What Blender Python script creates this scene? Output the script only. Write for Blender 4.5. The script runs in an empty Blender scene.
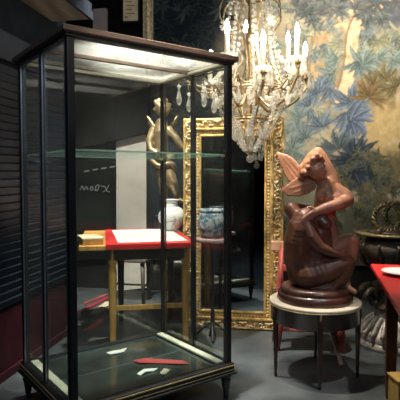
import bpy, bmesh, math, random
import numpy as np
from mathutils import Vector, Matrix, Euler
PI = math.pi
R = math.radians
rng = random.Random(7)
SC = bpy.context.scene
COL = SC.collection

# ------------------------------------------------------------------ helpers
def nbm(): return bmesh.new()

def box(bm, c, s, rot=None):
    m = Matrix.Translation(Vector(c))
    if rot: m = m @ Euler(rot).to_matrix().to_4x4()
    m = m @ Matrix.Diagonal((s[0], s[1], s[2], 1))
    bmesh.ops.create_cube(bm, size=1, matrix=m)

def bbox(bm, c, s, b, rot=None):
    """box with bevelled edges"""
    t = bmesh.new(); bmesh.ops.create_cube(t, size=1, matrix=Matrix.Diagonal((s[0], s[1], s[2], 1)))
    bmesh.ops.bevel(t, geom=t.edges[:], offset=b, segments=2, affect='EDGES', profile=.5)
    m = Matrix.Translation(Vector(c))
    if rot: m = m @ Euler(rot).to_matrix().to_4x4()
    bmesh.ops.transform(t, matrix=m, verts=t.verts); merge(bm, t)

def merge(bm, t):
    me = bpy.data.meshes.new('tmp'); t.to_mesh(me); t.free(); bm.from_mesh(me); bpy.data.meshes.remove(me)

def cyl(bm, p, q, r1, r2=None, seg=12):
    if r2 is None: r2 = r1
    p = Vector(p); q = Vector(q); d = q - p
    m = Matrix.Translation((p + q) / 2) @ d.to_track_quat('Z', 'Y').to_matrix().to_4x4()
    bmesh.ops.create_cone(bm, cap_ends=True, segments=seg, radius1=r1, radius2=r2, depth=d.length, matrix=m)

def sph(bm, c, r, sc=(1, 1, 1), sub=2, rot=None):
    m = Matrix.Translation(Vector(c))
    if rot: m = m @ Euler(rot).to_matrix().to_4x4()
    m = m @ Matrix.Diagonal((r * sc[0], r * sc[1], r * sc[2], 1))
    bmesh.ops.create_icosphere(bm, subdivisions=sub, radius=1, matrix=m)

def lathe(bm, prof, seg=24, c=(0, 0, 0), wob=None):
    rings = []
    for r, z in prof:
        ring = []
        for k in range(seg):
            a = 2 * PI * k / seg
            rr = r * (1 + (wob(a, z) if wob else 0))
            ring.append(bm.verts.new((c[0] + rr * math.cos(a), c[1] + rr * math.sin(a), c[2] + z)))
        rings.append(ring)
    for i in range(len(rings) - 1):
        for k in range(seg):
            bm.faces.new((rings[i][k], rings[i][(k + 1) % seg], rings[i + 1][(k + 1) % seg], rings[i + 1][k]))
    bm.faces.new(rings[0][::-1]); bm.faces.new(rings[-1])

def spline(pts, n=8):
    """Catmull-Rom through points"""
    P = [Vector(p) for p in pts]; P = [P[0] * 2 - P[1]] + P + [P[-1] * 2 - P[-2]]
    out = []
    for i in range(1, len(P) - 2):
        for k in range(n):
            t = k / n
            a, b, c, d = P[i - 1], P[i], P[i + 1], P[i + 2]
            out.append(.5 * ((2 * b) + (c - a) * t + (2 * a - 5 * b + 4 * c - d) * t * t + (3 * b - a - 3 * c + d) * t ** 3))
    out.append(P[-2]); return out

def tube(bm, pts, r, seg=8, closed=False):
    pts = [Vector(p) for p in pts]; n = len(pts); rings = []
    for i, p in enumerate(pts):
        if closed: d = pts[(i + 1) % n] - pts[i - 1]
        else: d = pts[min(i + 1, n - 1)] - pts[max(i - 1, 0)]
        q = d.to_track_quat('Z', 'Y').to_matrix()
        rr = r[i] if isinstance(r, (list, tuple)) else r
        rings.append([bm.verts.new(p + q @ Vector((rr * math.cos(2 * PI * k / seg), rr * math.sin(2 * PI * k / seg), 0))) for k in range(seg)])
    for i in range(n if closed else n - 1):
        A = rings[i]; B = rings[(i + 1) % n]
        for k in range(seg):
            bm.faces.new((A[k], A[(k + 1) % seg], B[(k + 1) % seg], B[k]))
    if not closed:
        bm.faces.new(rings[0][::-1]); bm.faces.new(rings[-1])

def capsule(bm, p, q, r1, r2, sub=2):
    p = Vector(p); q = Vector(q); L = (q - p).length
    n = max(2, int(L / (min(r1, r2) * .45)) + 1)
    for i in range(n + 1):
        t = i / n; sph(bm, p.lerp(q, t), r1 + (r2 - r1) * t, sub=sub)

def limb(bm, pts):
    """pts: (x,y,z,r)"""
    for a, b in zip(pts[:-1], pts[1:]): capsule(bm, a[:3], b[:3], a[3], b[3])

def obj(name, bm, mat, parent=None, smooth=False, loc=None, rot=None, bevel=0):
    bmesh.ops.recalc_face_normals(bm, faces=bm.faces)
    me = bpy.data.meshes.new(name); bm.to_mesh(me); bm.free()
    if smooth:
        for f in me.polygons: f.use_smooth = True
    o = bpy.data.objects.new(name, me); COL.objects.link(o); me.materials.append(mat)
    if parent: o.parent = parent
    if loc: o.location = loc
    if rot: o.rotation_euler = rot
    if bevel:
        b = o.modifiers.new('bevel', 'BEVEL'); b.width = bevel; b.segments = 2; b.limit_method = 'ANGLE'
    return o

def remeshed(name, bm, mat, parent, voxel, it=5, fac=.5):
    """melts overlapping forms into one continuous surface"""
    me = bpy.data.meshes.new(name); bm.to_mesh(me); bm.free()
    o = bpy.data.objects.new(name, me); COL.objects.link(o)
    m = o.modifiers.new('r', 'REMESH'); m.mode = 'VOXEL'; m.voxel_size = voxel
    s = o.modifiers.new('s', 'SMOOTH'); s.iterations = it; s.factor = fac
    dg = bpy.context.evaluated_depsgraph_get()
    new = bpy.data.meshes.new_from_object(o.evaluated_get(dg)); new.name = name
    o.modifiers.clear(); o.data = new; bpy.data.meshes.remove(me)
    for f in new.polygons: f.use_smooth = True
    new.materials.clear(); new.materials.append(mat)
    o.parent = parent
    return o

def tag(o, label, cat, group=None):
    o['label'] = label; o['category'] = cat
    if group: o['group'] = group
    return o

def thing(name, label, cat, loc=(0, 0, 0), rz=0, group=None):
    o = bpy.data.objects.new(name, None); o.empty_display_size = .1; COL.objects.link(o)
    o.location = loc; o.rotation_euler = (0, 0, rz)
    return tag(o, label, cat, group)

def struct(name, bm, mat, **k):
    o = obj(name, bm, mat, **k); o['kind'] = 'structure'; return o

# camera model of the photograph: eye 1.25 m, looking along +Y, tipped 2.56 degrees down
F = 492.2; PITCH = .0447; EYE = 1.25
def ray(px, py):
    x = (px - 200) / F; u = (200 - py) / F
    c, s = math.cos(PITCH), math.sin(PITCH)
    return Vector((x, c + u * s, -s + u * c))
def at(px, py, Y):
    d = ray(px, py); return Vector((0, 0, EYE)) + d * (Y / d.y)

# ------------------------------------------------------------------ materials
def mat(name, col, rough=.5, metal=0, spec=.5, var=0, vscale=8, bump=0, bscale=60, coat=0, stretch=None, col2=None):
    m = bpy.data.materials.new(name); m.use_nodes = True; nt = m.node_tree; b = nt.nodes['Principled BSDF']
    b.inputs['Base Color'].default_value = (*col, 1); b.inputs['Roughness'].default_value = rough
    b.inputs['Metallic'].default_value = metal; b.inputs['Specular IOR Level'].default_value = spec
    b.inputs['Coat Weight'].default_value = coat; b.inputs['Coat Roughness'].default_value = .15
    tc = nt.nodes.new('ShaderNodeTexCoord'); mp = nt.nodes.new('ShaderNodeMapping')
    nt.links.new(tc.outputs['Object'], mp.inputs['Vector'])
    if stretch: mp.inputs['Scale'].default_value = stretch
    if var or col2:
        n = nt.nodes.new('ShaderNodeTexNoise'); n.inputs['Scale'].default_value = vscale; n.inputs['Detail'].default_value = 5
        nt.links.new(mp.outputs[0], n.inputs['Vector'])
        r = nt.nodes.new('ShaderNodeValToRGB'); r.color_ramp.elements[0].position = .35; r.color_ramp.elements[1].position = .68
        c2 = col2 if col2 else tuple(min(1, c * (1 + var)) for c in col)
        c1 = col if col2 else tuple(c * (1 - var) for c in col)
        r.color_ramp.elements[0].color = (*c1, 1); r.color_ramp.elements[1].color = (*c2, 1)
        nt.links.new(n.outputs['Fac'], r.inputs[0]); nt.links.new(r.outputs[0], b.inputs['Base Color'])
    if bump:
        n = nt.nodes.new('ShaderNodeTexNoise'); n.inputs['Scale'].default_value = bscale; n.inputs['Detail'].default_value = 4
        nt.links.new(mp.outputs[0], n.inputs['Vector'])
        bp = nt.nodes.new('ShaderNodeBump'); bp.inputs['Strength'].default_value = bump; bp.inputs['Distance'].default_value = .01
        nt.links.new(n.outputs['Fac'], bp.inputs['Height']); nt.links.new(bp.outputs[0], b.inputs['Normal'])
    return m

def glass(name, tint=(.93, .97, .95), dust=.03, ior=1.5, rough=.02, dustcol=(.8, .8, .75), streak=0, gl=1.0):
    m = bpy.data.materials.new(name); m.use_nodes = True; nt = m.node_tree; nt.nodes.clear()
    out = nt.nodes.new('ShaderNodeOutputMaterial'); lw = nt.nodes.new('ShaderNodeLayerWeight'); lw.inputs[0].default_value = .5
    pw = nt.nodes.new('ShaderNodeMath'); pw.operation = 'POWER'; pw.inputs[1].default_value = 5; nt.links.new(lw.outputs['Facing'], pw.inputs[0])
    f0 = ((ior - 1) / (ior + 1)) ** 2
    fr = nt.nodes.new('ShaderNodeMath'); fr.operation = 'MULTIPLY_ADD'; fr.inputs[1].default_value = 1 - f0; fr.inputs[2].default_value = f0; nt.links.new(pw.outputs[0], fr.inputs[0])
    t = nt.nodes.new('ShaderNodeBsdfTransparent'); t.inputs[0].default_value = (*tint, 1)
    g = nt.nodes.new('ShaderNodeBsdfGlossy'); g.inputs['Roughness'].default_value = rough; g.inputs[0].default_value = (gl, gl, gl, 1)
    d = nt.nodes.new('ShaderNodeBsdfTranslucent'); d.inputs[0].default_value = (*dustcol, 1)
    d2 = nt.nodes.new('ShaderNodeBsdfDiffuse'); d2.inputs[0].default_value = (*dustcol, 1)
    dm = nt.nodes.new('ShaderNodeMixShader'); dm.inputs[0].default_value = .5
    nt.links.new(d.outputs[0], dm.inputs[1]); nt.links.new(d2.outputs[0], dm.inputs[2])
    a = nt.nodes.new('ShaderNodeMixShader'); b = nt.nodes.new('ShaderNodeMixShader')
    nt.links.new(fr.outputs[0], a.inputs[0]); nt.links.new(t.outputs[0], a.inputs[1]); nt.links.new(g.outputs[0], a.inputs[2])
    b.inputs[0].default_value = dust
    if streak:
        tc = nt.nodes.new('ShaderNodeTexCoord'); n = nt.nodes.new('ShaderNodeTexNoise'); n.inputs['Scale'].default_value = 5; n.inputs['Detail'].default_value = 6
        nt.links.new(tc.outputs['Object'], n.inputs['Vector'])
        mr = nt.nodes.new('ShaderNodeMapRange'); mr.inputs[1].default_value = .35; mr.inputs[2].default_value = .7
        mr.inputs[3].default_value = dust * (1 - streak); mr.inputs[4].default_value = dust * (1 + streak)
        nt.links.new(n.outputs['Fac'], mr.inputs[0]); nt.links.new(mr.outputs[0], b.inputs[0])
    nt.links.new(a.outputs[0], b.inputs[1]); nt.links.new(dm.outputs[0], b.inputs[2])
    nt.links.new(b.outputs[0], out.inputs[0]); return m

def emit(name, col, s):
    m = bpy.data.materials.new(name); m.use_nodes = True; nt = m.node_tree; b = nt.nodes['Principled BSDF']
    b.inputs['Base Color'].default_value = (*col, 1)
    b.inputs['Emission Color'].default_value = (*col, 1); b.inputs['Emission Strength'].default_value = s; return m

def wave_mat(name, col, col2, scale, axis, rough=.5, dist=2, spec=.5):
    m = mat(name, col, rough, spec=spec); nt = m.node_tree; b = nt.nodes['Principled BSDF']
    tc = nt.nodes.new('ShaderNodeTexCoord'); w = nt.nodes.new('ShaderNodeTexWave'); w.inputs['Scale'].default_value = scale
    w.bands_direction = axis; w.inputs['Distortion'].default_value = dist; w.inputs['Detail'].default_value = 3
    nt.links.new(tc.outputs['Object'], w.inputs['Vector'])
    r = nt.nodes.new('ShaderNodeValToRGB'); r.color_ramp.elements[0].color = (*col, 1); r.color_ramp.elements[1].color = (*col2, 1)
    nt.links.new(w.outputs['Fac'], r.inputs[0]); nt.links.new(r.outputs[0], b.inputs['Base Color']); return m

M = dict(
    ebony=mat('ebonised_wood', (.018, .018, .019), .40, var=.3, spec=.4),
    walnut=mat('walnut_moulding', (.17, .115, .085), .4, var=.35, vscale=6, stretch=(1, 6, 6)),
    pewter=mat('pewter_edge', (.28, .31, .36), .35, metal=.7),
    brass=mat('brass', (.62, .48, .24), .32, metal=.5, var=.2, vscale=20),
    ledge=mat('cream_ledge', (.74, .68, .54), .5, var=.1, vscale=12),
    glass=glass('cabinet_glass', (.965, .98, .972), .013, streak=.6),
    topglass=glass('dusty_top_glass', (.88, .91, .91), .19, streak=.5, dustcol=(.75, .75, .72)),
    shelf=glass('shelf_glass', (.90, .97, .94), .022, dustcol=(.6, .85, .75)),
    shelfedge=glass('shelf_edge_glass', (.6, .85, .75), .45, dustcol=(.75, .92, .84)),
    darkglass=mat('dark_mirror_floor', (.05, .06, .055), .07, metal=0, spec=1.0, var=.4, vscale=5, coat=1),
    floor=mat('slate_floor', (.046, .057, .063), .46, bump=.12, bscale=30, col2=(.10, .117, .124), vscale=4),
    shutter=mat('navy_shutter', (.019, .029, .050), .5, metal=.1, spec=.3, var=.2),
    navy=mat('navy_plaster', (.010, .014, .021), .75, spec=.1, var=.3),
    black=mat('black_panel', (.006, .007, .0075), .6, spec=.15, var=.25),
    maroon=mat('maroon_dado', (.048, .008, .015), .6, spec=.2, var=.3, vscale=5),
    plaster=mat('pale_plaster', (.60, .56, .51), .8, var=.1, vscale=4, bump=.05),
    soffit=wave_mat('timber_soffit', (.075, .062, .048), (.15, .128, .10), 2.2, 'X', .6, 1.2),
    dark=mat('dark_wall', (.012, .012, .012), .8, spec=.1, var=.3),
    gold=mat('gilding', (.70, .48, .17), .38, metal=.3, var=.4, vscale=30, bump=.3, bscale=80),
    goldpale=mat('worn_gilding', (.80, .66, .40), .42, metal=.2, var=.3, vscale=30, bump=.3, bscale=80),
    silver=mat('mirror_silver', (.42, .46, .48), .035, metal=1),
    bronze=mat('chandelier_bronze', (.42, .30, .15), .32, metal=.55, var=.4, vscale=25),
    putto=mat('bronze_statuette', (.20, .15, .08), .38, metal=.5, var=.35, vscale=14),
    candle=mat('candle_sleeve', (.85, .82, .74), .5, var=.04),
    bulb=emit('flame_bulb', (1, .9, .76), 85),
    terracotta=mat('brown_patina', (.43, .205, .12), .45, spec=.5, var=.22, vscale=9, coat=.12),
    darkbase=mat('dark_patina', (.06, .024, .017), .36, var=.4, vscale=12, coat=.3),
    mahogany=mat('mahogany', (.045, .022, .013), .32, var=.4, vscale=7, stretch=(6, 6, 1), coat=.4),
    marble=mat('cream_marble', (.66, .58, .45), .3, var=.12, vscale=9),
    red=mat('red_lacquer', (.62, .02, .025), .42, var=.08, vscale=10),
    redwood=mat('red_painted_wood', (.48, .10, .085), .45, var=.3, vscale=10),
    pinkwood=mat('salmon_wood_rail', (.66, .38, .25), .45, var=.2, vscale=10),
    white=mat('white_glaze', (.82, .82, .80), .25, var=.04),
    paper=mat('white_paper', (.80, .80, .76), .7, var=.05),
    honey=mat('honey_wood', (.64, .33, .09), .4, var=.25, vscale=6, stretch=(8, 8, 1)),
    cream=mat('cream_board', (.72, .62, .42), .6, var=.12),
    stool=mat('grey_brown_seat', (.11, .09, .08), .5, var=.2),
    stone=mat('silvery_stone', (.58, .55, .50), .5, metal=.2, var=.4, vscale=14, bump=.4, bscale=30),
    urn=mat('dark_bronze_urn', (.075, .062, .045), .4, metal=.4, var=.5, vscale=12, bump=.3, bscale=30),
    olive=mat('olive_gilt', (.26, .21, .10), .4, metal=.5, var=.4, vscale=16, bump=.4),
    parch=mat('parchment', (.80, .70, .50), .7, var=.15, vscale=12),
    offwhite=mat('offwhite_board', (.36, .34, .33), .7, var=.08),
    chalk=mat('chalk', (.22, .235, .24), .8),
    yellow=mat('yellow_wood', (.55, .36, .10), .5, var=.2),
)
# crystal: clear with a frosted sparkle
M['crystal'] = glass('cut_crystal', (.93, .94, .94), .36, ior=1.75, rough=.06, dustcol=(.95, .93, .86))
# blue and white china
def china(name, base, ink, scale, thr):
    m = mat(name, base, .22, coat=.3); nt = m.node_tree; b = nt.nodes['Principled BSDF']
    tc = nt.nodes.new('ShaderNodeTexCoord'); n = nt.nodes.new('ShaderNodeTexNoise'); n.inputs['Scale'].default_value = scale; n.inputs['Detail'].default_value = 6; n.inputs['Distortion'].default_value = 1.2
    nt.links.new(tc.outputs['Object'], n.inputs['Vector'])
    r = nt.nodes.new('ShaderNodeValToRGB'); e = r.color_ramp.elements
    e[0].position = thr; e[0].color = (*base, 1); e[1].position = thr + .07; e[1].color = (*ink, 1)
    nt.links.new(n.outputs['Fac'], r.inputs[0]); nt.links.new(r.outputs[0], b.inputs['Base Color']); return m
M['vase'] = china('white_china', (.80, .82, .80), (.36, .52, .56), 16, .54)
M['bowl'] = china('blue_china', (.30, .36, .38), (.08, .15, .21), 22, .46)

# ------------------------------------------------------------------ the room (turned 10 degrees against the view)
YAW = R(-10)
ex = Vector((math.cos(YAW), math.sin(YAW), 0)); ey = Vector((-math.sin(YAW), math.cos(YAW), 0))
LW0 = Vector((-1.22, 3.0, 0))          # a point on the left wall
BW0 = Vector((-.95, 5.5, 0))           # a point on the back wall
CEIL = 3.3
def wallbox(bm, p, q, z0, z1, th, side=1):
    """vertical slab from p to q, thickness th behind it"""
    p = Vector(p); q = Vector(q); d = (q - p); n = Vector((-d.y, d.x, 0)).normalized() * th * side
    c = (p + q) / 2 + n / 2
    box(bm, (c.x, c.y, (z0 + z1) / 2), (d.length, th, z1 - z0), (0, 0, math.atan2(d.y, d.x)))

b = nbm(); box(b, (.6, 1.6, -.05), (9, 12, .1)); struct('floor', b, M['floor'])
b = nbm(); box(b, (.6, 1.6, CEIL + .05), (9, 12, .1)); struct('ceiling', b, M['dark'])
# left wall: roller shutter over a maroon dado, ends at an alcove
A = LW0 - ey * 5.5; B_ = LW0 + ey * .95
b = nbm(); wallbox(b, A, B_, .42, CEIL, .12, 1)
struct('wall_left', b, M['navy'])
b = nbm()
S0 = LW0 - ey * 2.2; S1 = LW0 + ey * .9
for k in range(30):
    z = .47 + k * .05
    p = (S0 + S1) / 2 + ex * .004
    box(b, (p.x, p.y, z), (.018, (S1 - S0).length, .043), (0, R(16), YAW))
sh = thing('roller_shutter', 'dark navy slatted roller shutter on the left wall', 'shutter', (0, 0, 0))
obj('slats', b, M['shutter'], sh)
b = nbm(); wallbox(b, S0 + ex * .03, S1 + ex * .03, 1.97, 2.14, .03, 1); obj('shutter_box', b, M['shutter'], sh)
for P_ in (S1 + ex * .012, LW0 + ey * .25 + ex * .012):
    b = nbm(); box(b, (P_.x, P_.y, 1.2), (.03, .05, 1.55), (0, 0, YAW)); obj('guide_rail', b, M['navy'], sh)
b = nbm(); wallbox(b, A, B_, 0, .44, .14, 1); p = wallbox(b, A + ex * .02, B_ + ex * .02, .0, .05, .02, 1)
struct('baseboard_left', b, M['maroon'])
# alcove side wall and back wall
b = nbm(); wallbox(b, LW0 + ey * .95 - ex * .9, LW0 + ey * .95, 0, CEIL, .1, -1); struct('wall_alcove', b, M['navy'])
b = nbm(); wallbox(b, LW0 + ey * .9 - ex * .8, LW0 + ey * 3.2 - ex * .8, 0, CEIL, .1, 1); struct('wall_recess', b, M['navy'])
b = nbm(); wallbox(b, BW0 - ex * 1.2, BW0 + ex * 5, 0, CEIL, .15, 1); struct('wall_back', b, M['dark'])
b = nbm(); wallbox(b, Vector((3.4, -4, 0)), Vector((3.4, 6, 0)), 0, CEIL, .1, -1); struct('wall_right', b, M['dark'])
b = nbm(); wallbox(b, Vector((-3.8, -4, 0)), Vector((5, -4, 0)), 0, CEIL, .1, -1); struct('wall_rear', b, M['dark'])
def onwall(px, py, off=0):
    """point of the back wall plane (moved off towards the room) seen at a photo position"""
    d = ray(px, py); o = Vector((0, 0, EYE)); P = BW0 - ey * off
    return o + d * ((P - o).dot(ey) / d.dot(ey))
def uv(p): return (p - BW0).dot(ex), p.z
def wallprism(bm, pts, off, th):
    """polygon of photo positions laid on the back wall, th thick"""
    f = [onwall(x, y, off + th) for x, y in pts]
    v1 = [bm.verts.new(p) for p in f]; v2 = [bm.verts.new(p + ey * th) for p in f]
    bm.faces.new(v1); bm.faces.new(v2[::-1]); n = len(f)
    for i in range(n): bm.faces.new((v1[i], v2[i], v2[(i + 1) % n], v1[(i + 1) % n]))
# pale plaster pier and trims on the back wall
b = nbm(); wallprism(b, [(116, 291), (147, 288), (147, 100), (116, 100)], 0, .05); struct('trim_1', b, M['plaster'])
b = nbm(); wallprism(b, [(146.3, 287), (148, 287), (148, 60), (146.3, 60)], .05, .02); wallprism(b, [(148, 287), (151.5, 287), (151.5, 60), (148, 60)], 0, .05)
struct('trim_2', b, M['ebony'])
b = nbm(); wallprism(b, [(60, 152), (80, 148), (148, 132), (148, -20), (60, -20)], .06, .10); struct('trim_3', b, M['black'])
# timber boarded soffit above the shutter
b = nbm()
P0 = LW0 - ey * 1.2; P1 = LW0 + ey * .62
for k in range(3):
    p = (P0 + P1) / 2 + ex * (.05 + .098 * k)
    bbox(b, (p.x, p.y, 2.42), (.094, 2.0, .03), .006, (0, 0, YAW))
struct('trim_4', b, M['soffit'])
b = nbm(); p = (P0 + P1) / 2 + ex * .15; box(b, (p.x, p.y, 2.48), (.32, 2.02, .08), (0, 0, YAW)); p = (P0 + P1) / 2 + ex * .31
box(b, (p.x, p.y, 2.43), (.02, 2.02, .06), (0, 0, YAW)); struct('trim_5', b, M['navy'])
# gilt pilaster strip beside the tapestry, high up
b = nbm(); wallprism(b, [(143, 58), (152.5, 58), (152.5, -25), (143, -25)], .33, .03)
for k in range(17):
    p = onwall(147.7, 56 - k * 4.7, .37); sph(b, p, .03, (.8, .5, 1.1), 1)
struct('trim_6', b, M['goldpale'])

# black board with chalk flourish on the back wall
bd = thing('notice_board', 'black board with faint pale scrawl on the back wall left of the pale pier', 'board', onwall(94, 240))
base = bd.location.copy()
def rel(bm, o): bmesh.ops.translate(bm, vec=-o.location, verts=bm.verts)
b = nbm(); wallprism(b, [(62, 262), (116, 258), (116, 166), (62, 176)], .01, .05); rel(b, bd); obj('board', b, M['black'], bd)
for k in range(4):
    b = nbm(); x = 84 + k * 8.6; wallprism(b, [(x, 172.8 - (x - 80) * .166), (x + 5, 172 - (x - 80) * .166), (x + 5, 170.6 - (x - 80) * .166), (x, 171.4 - (x - 80) * .166)], .06, .006)
    rel(b, bd); obj('edge_strip', b, M['chalk'], bd)
b = nbm()
for st in ([(80, 190), (82, 186), (84, 190), (86, 186.5), (88, 190)], [(90, 188), (92, 186.5), (93, 189.5), (91, 190), (90, 188)], [(95, 191), (96, 186), (99, 185), (98, 189), (95, 190), (98, 191)],
           [(101, 186), (105, 187), (107, 191), (110, 192)], [(109, 185), (106, 190), (103, 192)]):
    tube(b, spline([onwall(x, y, .064) for x, y in st], 5), .006, 5)
rel(b, bd); obj('scrawl', b, M['chalk'], bd)

# parchment print and off-white board high on the wall, above the cabinet
b = nbm(); wallprism(b, [(123, 21), (138, 20.5), (138, -14), (123, -14)], .34, .015); pr = thing('framed_print', 'cream parchment print high on the dark wall', 'picture', onwall(130, 21, .34))
rel(b, pr); obj('sheet', b, M['parch'], pr)
b = nbm()
for k in range(6): wallprism(b, [(126, 14 - k * 4), (135 - (k % 2) * 3, 13.8 - k * 4), (135 - (k % 2) * 3, 13 - k * 4), (126, 13.2 - k * 4)], .355, .002)
wallprism(b, [(125, 18), (127.5, 18), (127.5, 16), (125, 16)], .355, .002)
rel(b, pr); obj('ink_lines', b, mat('faded_ink', (.36, .22, .12), .8), pr)
b = nbm()
for q in ([(122, 22), (139, 21.5), (139, 20.5), (122, 21)], [(122, 22), (123, 22), (123, -15), (122, -15)], [(138, 22), (139, 22), (139, -15), (138, -15)]): wallprism(b, q, .335, .03)
rel(b, pr); obj('frame', b, M['ebony'], pr)
b = nbm(); wallprism(b, [(93, 40), (106, 38), (106, 8), (93, 9)], .34, .05)
p = onwall(99, 39, .34); bmesh.ops.translate(b, vec=-p, verts=b.verts)
tag(obj('panel', b, M['offwhite'], loc=p), 'plain off-white panel left of the parchment print, above the cabinet', 'panel')

# ------------------------------------------------------------------ tapestry: woven picture painted as yarn colours on a fine grid
t0 = uv(onwall(151, 100))[0]; t1 = uv(onwall(412, 100))[0] + .25
z0, z1 = .35, 3.25
GU, GV = 440, 430
U, V = np.meshgrid(np.linspace(t0, t1, GU), np.linspace(z0, z1, GV))
IMG = np.zeros((GV, GU, 3))
nr = np.random.default_rng(3)
def vnoise(cell):
    h, w = int((z1 - z0) / cell) + 3, int((t1 - t0) / cell) + 3
    g = nr.random((h, w)); yy = (V - z0) / cell; xx = (U - t0) / cell
    i = yy.astype(int); j = xx.astype(int); fy = yy - i; fx = xx - j
    fy = fy * fy * (3 - 2 * fy); fx = fx * fx * (3 - 2 * fx)
    return (g[i, j] * (1 - fx) + g[i, j + 1] * fx) * (1 - fy) + (g[i + 1, j] * (1 - fx) + g[i + 1, j + 1] * fx) * fy
def P(px, py): return uv(onwall(px, py))
PXM = 5.2 / F                     # metres per photo pixel on the cloth
def lerp(a, b, t): return a * (1 - t[..., None]) + b * t[..., None]
def sm(x, a, b):
    t = np.clip((x - a) / (b - a), 0, 1); return t * t * (3 - 2 * t)
c = lambda *v: np.array(v)
n1, n2, n3 = vnoise(.25), vnoise(.09), vnoise(.04)
TAN = lerp(c(.40, .345, .25), c(.27, .235, .165), sm(n1 * .6 + n2 * .4, .3, .7))
uB = P(222, 60)[0]
IMG[:] = TAN
IMG = lerp(IMG, c(.022, .030, .042), 1 - sm(U + (n1 - .5) * .25, uB - .16, uB + .22))   # left field blended to dark blue
def blob(px, py, rx, ry, col, soft=.5, k=1.0, nz=.8):
    global IMG
    u, v = P(px, py); d = np.hypot((U - u) / (rx * PXM), (V - v) / (ry * PXM)) + (n2 - .5) * nz + (n3 - .5) * nz * .6
    IMG = lerp(IMG, np.array(col), (1 - sm(d, 1 - soft, 1 + soft * .3)) * k)
def leaf(u, v, ang, L, w, col, mid):
    global IMG
    ca, sa = math.cos(ang), math.sin(ang)
    m = (abs(U[0] - (u + ca * L / 2)) < L * .7 + w); q = (abs(V[:, 0] - (v + sa * L / 2)) < L * .7 + w)
    if not m.any() or not q.any(): return
    ju = np.where(m)[0]; jv = np.where(q)[0]; sl = np.s_[jv[0]:jv[-1] + 1, ju[0]:ju[-1] + 1]
    x = ((U[sl] - u) * ca + (V[sl] - v) * sa) / L; y = (-(U[sl] - u) * sa + (V[sl] - v) * ca)
    y = y - .08 * L * np.sin(x * 3)
    hw = w * np.sin(PI * np.clip(x, 0, 1) ** .75) * (1 + .12 * np.sin(x * 30))
    ins = (x > 0) & (x < 1) & (abs(y) < hw)
    sub = IMG[sl]
    up = y > 0
    tt = np.clip(x, 0, 1)[..., None]; cg = np.array(col) * (.75 + .5 * tt)
    sub[ins & up] = cg[ins & up]; sub[ins & ~up] = cg[ins & ~up] * .72
    rib = ins & (abs(y) < w * .13); sub[rib] = .45 * np.array(mid) + .55 * np.array(col)
    IMG[sl] = sub
def fan(px, py, n, Lpx, a0, a1, col, mid, wr=.115, jit=.2):
    u, v = P(px, py); n = int(n * 1.35)
    for k in range(n):
        a = a0 + (a1 - a0) * (k + .5) / n + rng.uniform(-jit, jit); L = Lpx * PXM * rng.uniform(.75, 1.1)
        cc = np.array(col) * rng.uniform(.75, 1.25)
        leaf(u, v, a, L, L * wr, cc, mid)
def trunk(pts, w0, w1, col, dark):
    global IMG
    pp = spline([(*P(x, y), 0) for x, y in pts], 14); n = len(pp)
    for i, p in enumerate(pp):
        w = (w0 + (w1 - w0) * i / n) * PXM
        d = np.hypot(U - p.x, V - p.y); IMG[d < w] = np.array(dark)
    for i, p in enumerate(pp):
        w = (w0 + (w1 - w0) * i / n) * PXM * .8
        d = np.hypot(U - p.x - w * .15, V - p.y)
        mk = d < w; IMG[mk] = (np.array(col)[None] * (.8 + .4 * n3[mk][:, None]))
TEAL = (.17, .23, .23); TEALM = (.36, .40, .33); BLUE = (.12, .165, .225); BLUEM = (.30, .34, .36)
DK = (.028, .042, .050); DKM = (.12, .145, .14); NAVY = (.03, .045, .065); OLV = (.15, .13, .07); OLVM = (.25, .21, .12)
# dark left field: faint leaves
for k in range(95):
    x = rng.uniform(150, 228); y = rng.uniform(-20, 150)
    fan(x, y, rng.randint(4, 6), rng.uniform(9, 15), rng.uniform(0, 6), rng.uniform(6, 9), DK if k % 3 else (.075, .10, .10), DKM if k % 4 else (.17, .20, .18))
# lower fields
blob(380, 240, 90, 52, (.085, .08, .055), .4); blob(300, 235, 60, 50, (.075, .085, .075), .4); blob(355, 172, 46, 30, (.055, .07, .075), .5)
blob(390, 170, 36, 26, (.12, .105, .06), .6); blob(384, 124, 30, 26, (.40, .31, .16), .4); blob(310, 190, 34, 34, (.20, .20, .15), .5)
blob(318, 2, 46, 16, (.10, .115, .115), .5); blob(392, 14, 32, 24, (.10, .115, .14), .5)
blob(358, 58, 40, 36, (.25, .24, .18), .6, .75); blob(372, 92, 22, 20, (.22, .17, .10), .6, .8); blob(330, 106, 34, 26, (.24, .25, .21), .6, .7); blob(300, 130, 24, 46, (.26, .26, .20), .6, .7); blob(262, 80, 40, 70, (.30, .28, .21), .6, .7)
# scattered foliage on the pale field
for k in range(34):
    x = rng.uniform(228, 305); y = rng.uniform(-5, 185)
    fan(x, y, 5, rng.uniform(9, 15), rng.uniform(0, 6), rng.uniform(5, 9), TEAL if k % 2 else (.22, .26, .22), TEALM)
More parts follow.
